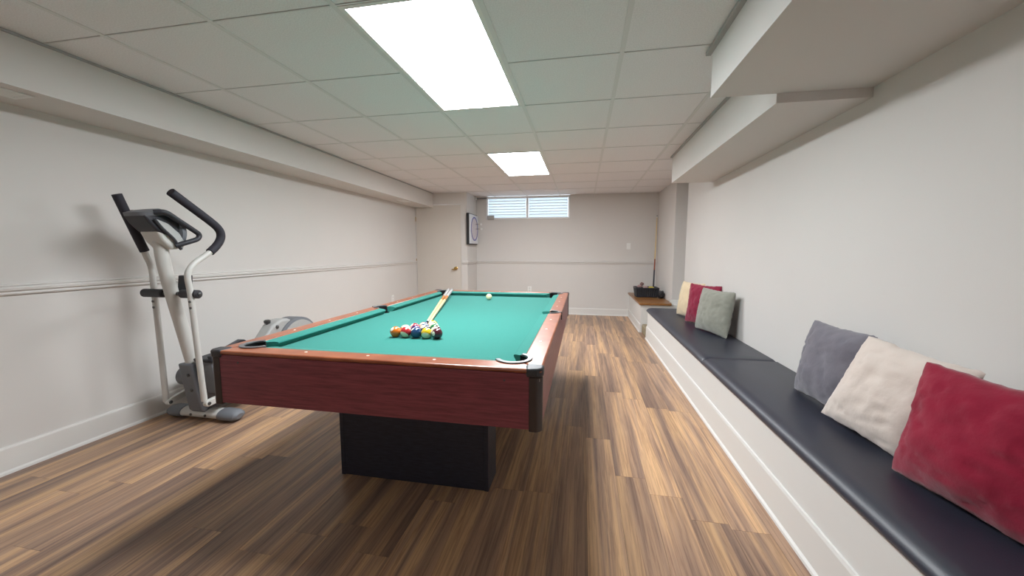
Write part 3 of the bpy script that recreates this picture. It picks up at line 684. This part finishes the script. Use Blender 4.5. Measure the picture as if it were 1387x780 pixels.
# pedal bars from the arm feet to the crank
def pedal_bar(X, y0, z0, y1, z1):
    o = nb(); d = Vector((0, y1 - y0, z1 - z0)).normalized(); n = Vector((0, -d.z, d.y)) * 0.021
    a, b = Vector((X, y0, z0)), Vector((X, y1, z1))
    P = []
    for k in range(9):
        t = math.radians(90 + 180 * k / 8); P.append(a + n * math.sin(t) + d * 0.021 * math.cos(t))
    P += [b - n, b + n]
    prism(o, [(p.y, p.z) for p in P], lambda y, z: (X - 0.014, y, z), lambda y, z: (X + 0.014, y, z))
    pbar = obj('pedal_bar', o, M_PWHITE, el, bevel=0.003)
    obj('pivot_bolt', lathe(nb(), [(0.011, 0), (0.011, 0.006), (0.004, 0.009)], (X + 0.013, y0, z0), 'x', 12), M_STEEL, pbar)
    return pbar
rb = pedal_bar(XA + 0.016, 2.000, 0.172, 2.90, 0.235)
lb = pedal_bar(XB_ + 0.016, 2.018, 0.148, 2.90, 0.36)
def pedal(pbar, X, dy, dz):
    pd = obj('pedal', prx(nb(), [(y + dy, z + dz) for y, z in ((2.015, 0.440), (2.010, 0.462), (2.25, 0.474), (2.42, 0.430), (2.60, 0.390), (2.60, 0.360), (2.40, 0.395), (2.10, 0.430))], X - 0.075, X + 0.070), M_DARKP, pbar, bevel=0.005)
    obj('foot_guard', prx(nb(), [(y + dy, z + dz) for y, z in ((2.015, 0.460), (2.005, 0.485), (2.235, 0.548), (2.268, 0.540), (2.42, 0.435), (2.20, 0.455))], X + 0.045, X + 0.072), M_DARKP, pd, bevel=0.004)
    for k in range(6): obj('tread', prx(nb(), [(2.43 + dy, 0.424 + dz), (2.43 + dy, 0.433 + dz), (2.59 + dy, 0.398 + dz), (2.59 + dy, 0.389 + dz)], X - 0.038 + k * 0.018, X - 0.030 + k * 0.018), M_GREYP, pd)
    obj('pedal_riser', prx(nb(), [(y + dy, z + dz) for y, z in ((2.022, 0.440), (2.10, 0.430), (2.40, 0.395), (2.56, 0.365), (2.50, 0.24), (2.065, 0.205))], X - 0.040, X + 0.055), M_GREYP, pbar, bevel=0.008)
pedal(rb, XA - 0.030, 0.015, 0.0)
pedal(lb, XB_ + 0.050, 0.16, -0.12)
# flywheel housing
FY, FZ, FR = 2.93, 0.345, 0.245
fw = obj('flywheel_housing', lathe(nb(), [(FR - 0.03, -0.075), (FR - 0.002, -0.068), (FR, -0.05), (FR, 0.05), (FR - 0.002, 0.068), (FR - 0.02, 0.075)], (EX + 0.045, FY, FZ), 'x', 48), M_GREYP, el, smooth=True)
for s in (-1, 1): obj('side_disc', lathe(nb(), [(FR - 0.024, 0), (FR - 0.026, s * 0.010), (0.03, s * 0.022)], (EX + 0.045 + s * 0.072, FY, FZ), 'x', 48), M_LGREY, fw, smooth=True)
sh = obj('belt_shroud', prx(nb(), [(2.52, 0.42), (2.66, 0.565), (2.75, 0.60), (2.83, 0.595), (2.90, 0.56), (2.90, 0.25), (2.60, 0.25)], EX - 0.01, EX + 0.10), M_LGREY, el, bevel=0.02, seg=3)
obj('shroud_screw', lathe(nb(), [(0.016, 0), (0.016, 0.006), (0.008, 0.010)], (EX + 0.10, 2.70, 0.545), 'x', 14), M_STEEL, sh)
obj('tension_knob', lathe(nb(), [(0.010, 0), (0.010, 0.02), (0.024, 0.024), (0.026, 0.045), (0.016, 0.052)], (EX + 0.03, 2.675, 0.555), 'z', 14), M_STEEL, sh, smooth=True)
obj('housing_leg', bx(EX - 0.03, EX + 0.09, 2.80, 3.06, 0.10, 0.22), M_DARKP, el, bevel=0.01)
obj('crank', prx(nb(), arc(FY, FZ, 0.05, 90, 270, 8) + arc(FY + 0.02, FZ - 0.11, 0.03, 270, 450, 8), EX + 0.145, EX + 0.165), M_PWHITE, el, bevel=0.003)
# console
cw = 0.080
obj('console_shell', prx(nb(), [(1.800, 1.395), (1.828, 1.348), (1.872, 1.300), (1.930, 1.275), (2.000, 1.300), (2.005, 1.400), (1.90, 1.405)], EX - cw, EX + cw), M_DARKP, el, bevel=0.012, seg=3)
obj('console_underside', prx(nb(), [(1.868, 1.304), (1.900, 1.240), (1.945, 1.190), (2.000, 1.195), (2.015, 1.285), (1.930, 1.292)], EX - cw + 0.010, EX + cw - 0.006), M_PWHITE, el, bevel=0.014, seg=3)
ck = obj('side_cheek', prx(nb(), [(1.850, 1.378), (1.925, 1.350), (1.985, 1.295), (2.012, 1.245), (2.005, 1.200), (1.978, 1.205), (1.945, 1.262), (1.885, 1.325)], EX + cw - 0.004, EX + cw + 0.010), M_LGREY, el, bevel=0.005)
obj('cheek_rim', tube(nb(), smooth_path([(EX + cw + 0.008, y, z) for y, z in ((1.850, 1.372), (1.890, 1.318), (1.948, 1.258), (1.975, 1.212), (1.990, 1.192))], 4), 0.009, 10), M_DARKP, ck, smooth=True)
obj('console_face', lathe(nb(), [(0.080, -0.022), (0.098, -0.014), (0.100, 0.008), (0.090, 0.018), (0.060, 0.022)], (EX, 2.015, 1.300), 'y', 32), M_GREYP, el, smooth=True)
lid = nb(); n = 28
topv, botv = [], []
for k in range(n):
    a = 2 * math.pi * k / n; ex = math.copysign(abs(math.cos(a)) ** 0.7, math.cos(a)); ey = math.copysign(abs(math.sin(a)) ** 0.7, math.sin(a))
    y = 1.875 + 0.090 * ey; z = 1.408 + 0.010 * ey
    topv.append(lid.verts.new((EX + 0.100 * ex, y, z + 0.010))); botv.append(lid.verts.new((EX + 0.090 * ex, y, z - 0.012)))
mid = [lid.verts.new((EX + (v.co.x - EX) * 0.55, 1.875 + (v.co.y - 1.875) * 0.55, v.co.z + 0.016)) for v in topv]
for k in range(n):
    j = (k + 1) % n
    lid.faces.new((topv[k], topv[j], mid[j], mid[k])); lid.faces.new((topv[k], botv[k], botv[j], topv[j]))
lid.faces.new(botv); lid.faces.new(mid[::-1])
obj('console_lid', lid, M_GREYP, el, smooth=True)
for s_x in (1, -1):
    X = EX + s_x * 0.115
    pts = [(EX + s_x * 0.085, 1.850, 1.412), (X, 1.895, 1.415), (X, 1.97, 1.370), (X, 2.052, 1.318), (X, 2.088, 1.290), (X, 2.078, 1.262), (X, 2.030, 1.243), (EX + s_x * 0.085, 1.96, 1.215)]
    obj('pulse_handle', tube(nb(), smooth_path(pts, 5), 0.0155, 14), M_DARKP, el, smooth=True)

# ================================================================== SMALLER THINGS
# troffers; the one behind the camera is added, out of view, as fill light
M_LENS_DIM = emis('lit_lens_dim_fill', (0.93, 0.97, 1.0), LAMP * 0.36)  # dimmed lens of the added fill troffer
M_LENS = emis('lit_lens', (0.93, 0.97, 1.0), LAMP)
for (t, lab) in ((TR_FILL, 'added dim fill troffer out of view, brightening the pool table front'), (TR1, 'lit fluorescent ceiling troffer above the pool table'), (TR2, 'lit fluorescent ceiling troffer between pool table and high window')):
    cx, cy = (t[0] + t[1]) / 2, (t[2] + t[3]) / 2
    r = thing('ceiling_light', (cx, cy, H), lab, 'ceiling light', 'ceiling troffers')
    a0, a1, b0, b1 = t[0] + BAR, t[1] - BAR, t[2] + 0.007, t[3] - 0.007
    bm = nb(); e = 0.022
    box(bm, a0, a0 + e, b0, b1, H - 0.001, H + 0.03); box(bm, a1 - e, a1, b0, b1, H - 0.001, H + 0.03); box(bm, a0 + e, a1 - e, b0, b0 + e, H - 0.001, H + 0.03); box(bm, a0 + e, a1 - e, b1 - e, b1, H - 0.001, H + 0.03)
    obj('frame', bm, M_WHITE, r)
    obj('lens', bx(a0 + e, a1 - e, b0 + e, b1 - e, H + 0.003, H + 0.006), M_LENS_DIM if t is TR_FILL else M_LENS, r)
    obj('housing', bx(a0, a1, b0, b1, H + 0.031, H + 0.09), M_WHITE, r)
    obj('latch', bx(cx - 0.008, cx + 0.008, b1 - e, b1 - e + 0.008, H - 0.004, H - 0.001), M_GRID, r)

# registers in the left soffit
def register(x0, x1, y0, y1, label):
    r = thing('air_vent', ((x0 + x1) / 2, (y0 + y1) / 2, ZS - 0.006), label, 'vent')
    bm = nb(); e = 0.022
    for a in ((x0, x0 + e, y0, y1), (x1 - e, x1, y0, y1), (x0 + e, x1 - e, y0, y0 + e), (x0 + e, x1 - e, y1 - e, y1)): box(bm, *a, ZS - 0.006, ZS)
    obj('frame', bm, M_WHITE, r, bevel=0.002)
    obj('duct_opening', bx(x0 + e, x1 - e, y0 + e, y1 - e, ZS - 0.0015, ZS), mat('duct_dark', (0.05, 0.045, 0.04), 0.8), r)
    n = 5
    for k in range(n):
        x = x0 + e + (k + 0.5) * (x1 - x0 - 2 * e) / n
        obj('louvre', prism(nb(), [(x - 0.006, ZS - 0.005), (x - 0.004, ZS - 0.0055), (x + 0.005, ZS - 0.002), (x + 0.003, ZS - 0.0015)], lambda a, z: (a, y0 + e, z), lambda a, z: (a, y1 - e, z)), M_WHITE, r)
register(-2.86, -2.725, 1.18, 1.50, 'white louvred air vent in the left soffit above the elliptical trainer')
register(-2.82, -2.70, 5.40, 5.68, 'white louvred air vent in the left soffit by the door')

# switch and outlets
def plate(name, c, axis, label, kind):
    w, h = 0.072, 0.116; root = thing(name, c, label, kind)
    def b(u0, u1, z0, z1, d0, d1):
        if axis == 'y': return bx(c[0] + u0, c[0] + u1, c[1] - d1, c[1] - d0, c[2] + z0, c[2] + z1)
        return bx(c[0] + d0, c[0] + d1, c[1] + u0, c[1] + u1, c[2] + z0, c[2] + z1)
    obj('cover_plate', b(-w / 2, w / 2, -h / 2, h / 2, 0, 0.006), M_PLATE, root, bevel=0.002)
    if kind == 'switch': obj('toggle', b(-0.005, 0.005, -0.012, 0.012, 0.006, 0.014), M_PLATE, root, bevel=0.002)
    else:
        for z in (-0.022, 0.022): obj('socket', b(-0.016, 0.016, z - 0.014, z + 0.014, 0.006, 0.008), mat('socket_plastic', (0.7, 0.7, 0.68), 0.4), root, bevel=0.002)
plate('light_switch', (0.80, YF, 1.268), 'y', 'white light switch on the far wall beside the standing cue', 'switch')
plate('wall_outlet', (XL, 5.55, 0.415), 'x', 'white wall outlet low on the long left wall', 'outlet')
plate('wall_outlet', (-0.985, YF, 0.455), 'y', 'white wall outlet low on the far wall behind the pool table', 'outlet')

# dartboard
db = thing('dartboard', (XD, 6.675, 1.57), 'white square dartboard with blue ring on the wall by the window', 'dartboard')
obj('backing', bx(XD + 0.001, XD + 0.045, 6.40, 6.945, 1.295, 1.845), mat('dartboard_black', (0.02, 0.02, 0.022), 0.6), db, bevel=0.004)
obj('board', bx(XD + 0.045, XD + 0.068, 6.42, 6.93, 1.312, 1.828), M_DBWHITE, db, bevel=0.004)
def ringx(r0, r1, x0, x1, c, n=40):
    bm = nb(); P = []
    for r, x in ((r0, x0), (r1, x0), (r1, x1), (r0, x1)): P.append([bm.verts.new((x, c[0] + r * math.cos(2 * math.pi * k / n), c[1] + r * math.sin(2 * math.pi * k / n))) for k in range(n)])
    for q in range(4):
        a, b = P[q], P[(q + 1) % 4]
        for k in range(n): bm.faces.new((a[k], a[(k + 1) % n], b[(k + 1) % n], b[k]))
    return bm
dc = (6.675, 1.578)
obj('number_ring', ringx(0.192, 0.216, XD + 0.0685, XD + 0.072, dc), M_BLUE, db)
obj('target_face', lathe(nb(), [(0.185, 0), (0.185, 0.002), (0.01, 0.0025)], (XD + 0.0685, *dc), 'x', 40), M_DBPINK, db)
for k in range(20):
    a = 2 * math.pi * (k + 0.5) / 20; bm = tube(nb(), [(XD + 0.0715, dc[0] + 0.02 * math.cos(a), dc[1] + 0.02 * math.sin(a)), (XD + 0.0712, dc[0] + 0.184 * math.cos(a), dc[1] + 0.184 * math.sin(a))], 0.0012, 4)
    obj('divider_wire', bm, M_GRID, db)
for r in (0.10, 0.16): obj('wire_ring', ringx(r - 0.0015, r + 0.0015, XD + 0.0705, XD + 0.0725, dc), M_GRID, db)
def dart(y, z, label):
    r = thing('dart', (XD + 0.07, y, z), label, 'dart', 'darts in the board')
    x = XD + 0.068
    obj('barrel', tube(nb(), [(x, y, z), (x + 0.03, y, z), (x + 0.035, y, z), (x + 0.075, y, z)], [0.001, 0.0012, 0.004, 0.0035], 10), M_STEEL, r, smooth=True)
    obj('shaft', tube(nb(), [(x + 0.075, y, z), (x + 0.115, y, z)], 0.0025, 8), M_CUEOR, r, smooth=True)
    for k in range(2):
        bm = nb(); dy, dz = (0, 1) if k else (1, 0)
        P = [(x + 0.105, 0.0), (x + 0.118, 0.020), (x + 0.145, 0.020), (x + 0.150, 0.0), (x + 0.145, -0.020), (x + 0.118, -0.020)]
        th = 0.0008
        prism(bm, P, lambda a, b: (a, y + dy * b + dz * th, z + dz * b + dy * th), lambda a, b: (a, y + dy * b - dz * th, z + dz * b - dy * th))
        obj('flight', bm, M_WHITE, r)
dart(6.66, 1.660, 'upper of two white-flighted darts stuck in the dartboard')
dart(6.68, 1.578, 'lower of two white-flighted darts stuck in the dartboard')

# short rod with white end knob beside the window head
rd = thing('wall_rod', (XD, 6.95, 2.158), 'short dark rod with white end knob by the window corner', 'rod')
obj('knob', lathe(nb(), [(0.010, 0), (0.026, 0.004), (0.030, 0.018), (0.022, 0.036), (0.010, 0.040)], (XD, 6.95, 2.158), 'x', 18), M_WHITE, rd, smooth=True)
obj('rod', tube(nb(), [(XD + 0.04, 6.95, 2.158), (-1.77, 6.95, 2.163)], 0.008, 10), M_GREYP, rd, smooth=True)
obj('bracket', bx(-1.785, -1.765, 6.94, YF, 2.15, 2.176), M_WHITE, rd)
sg = tag(obj('sill_box', bx(-1.80, -1.665, YF - 0.040, YF - 0.0125, 1.786, 1.846), mat('grey_box', (0.42, 0.40, 0.38), 0.6), None, bevel=0.006, base=(-1.73, YF - 0.03, 1.786)), 'small grey box at the lower corner of the window', 'box')
obj('mounting_foot', bx(-1.79, -1.675, YF - 0.036, YF, 1.770, 1.786), MAT['grey_box'], sg)

# basket on the ledge
ZL = 0.436
bk = thing('wicker_basket', (1.02, 6.45, ZL), 'black woven basket of odds and ends on the oak ledge', 'basket')
BX0, BX1, BY0, BY1, BH = 0.875, 1.185, 6.34, 6.58, 0.15
def basket_pt(t, s):   # t 0..1 round the rim, s 0 bottom .. 1 top
    fl = 0.022 * s
    x0, x1, y0, y1 = BX0 - fl, BX1 + fl, BY0 - fl, BY1 + fl
    P = [(x0, y0), (x1, y0), (x1, y1), (x0, y1)]; k = int(t * 4) % 4; f = t * 4 - int(t * 4); a, b = P[k], P[(k + 1) % 4]
    return (a[0] + (b[0] - a[0]) * f, a[1] + (b[1] - a[1]) * f, ZL + 0.004 + s * BH)
bm = nb(); box(bm, BX0, BX1, BY0, BY1, ZL, ZL + 0.008); box(bm, BX0, BX1, BY0, BY0 + 0.004, ZL, ZL + 0.14); box(bm, BX0, BX1, BY1 - 0.004, BY1, ZL, ZL + 0.14); box(bm, BX0, BX0 + 0.004, BY0, BY1, ZL, ZL + 0.14); box(bm, BX1 - 0.004, BX1, BY0, BY1, ZL, ZL + 0.14); obj('liner', bm, M_BASKET, bk)
for k in range(40):
    t = (k + 0.25) / 40
    obj('stake', tube(nb(), [basket_pt(t, 0), basket_pt(t, 0.5), basket_pt(t, 1)], 0.0105, 6), M_BASKET, bk, smooth=True)
for s in (0.12, 0.5, 0.97):
    ptl = [basket_pt(k / 40, s) for k in range(41)]; obj('weave_band' if s < 0.9 else 'rim', tube(nb(), ptl, 0.010 if s > 0.9 else 0.008, 8), M_BASKET, bk, smooth=True)
def lump(name, c, r, m, label, cat, seed, top=1.0):
    bm = nb(); bmesh.ops.create_icosphere(bm, subdivisions=4, radius=1)
    for v in bm.verts:
        d = 1 + 0.28 * noise.noise(v.co * 1.7 + Vector((seed, 0, 0))) + 0.12 * noise.noise(v.co * 4 + Vector((0, seed, 0)))
        v.co = Vector((c[0] + v.co.x * d * r[0], c[1] + v.co.y * d * r[1], c[2] + v.co.z * d * r[2]))
    return tag(obj(name, bm, m, None, smooth=True, base=c, ang=180), label, cat)
lump('cloth_bundle', (0.930, 6.45, 0.604), (0.040, 0.06, 0.026), mat('mauve_cloth', (0.38, 0.24, 0.23), 0.9), 'mauve brown cloth bundle at one end of the black basket', 'cloth', 2.2)
lump('cloth_bundle', (1.015, 6.44, 0.585), (0.038, 0.06, 0.028), mat('pink_cloth', (0.50, 0.34, 0.32), 0.9), 'pale pink cloth in the middle of the black basket', 'cloth', 7.1)
lump('ball_of_cloth', (0.970, 6.50, 0.640), (0.030, 0.030, 0.026), mat('brown_cloth', (0.22, 0.13, 0.12), 0.8), 'small brown rounded bundle on top of the basket heap', 'cloth', 4.0)
lump('dusting_cloth', (1.110, 6.45, 0.582), (0.046, 0.07, 0.024), mat('yellow_cloth', (0.60, 0.47, 0.08), 0.9), 'yellow cloth at the cue end of the black basket', 'cloth', 5.5)
bg_ = lump('zip_bag', (1.225, 6.235, 0.4985), (0.052, 0.05, 0.066), mat('black_bag', (0.012, 0.012, 0.015), 0.55, bump=0.3), 'small black pouch on the oak ledge beside the basket', 'bag', 9.3)
obj('zipper', tube(nb(), smooth_path([(1.190, 6.205, 0.545), (1.225, 6.197, 0.560), (1.258, 6.205, 0.545)], 5), 0.004, 6), M_GREYP, bg_, smooth=True)
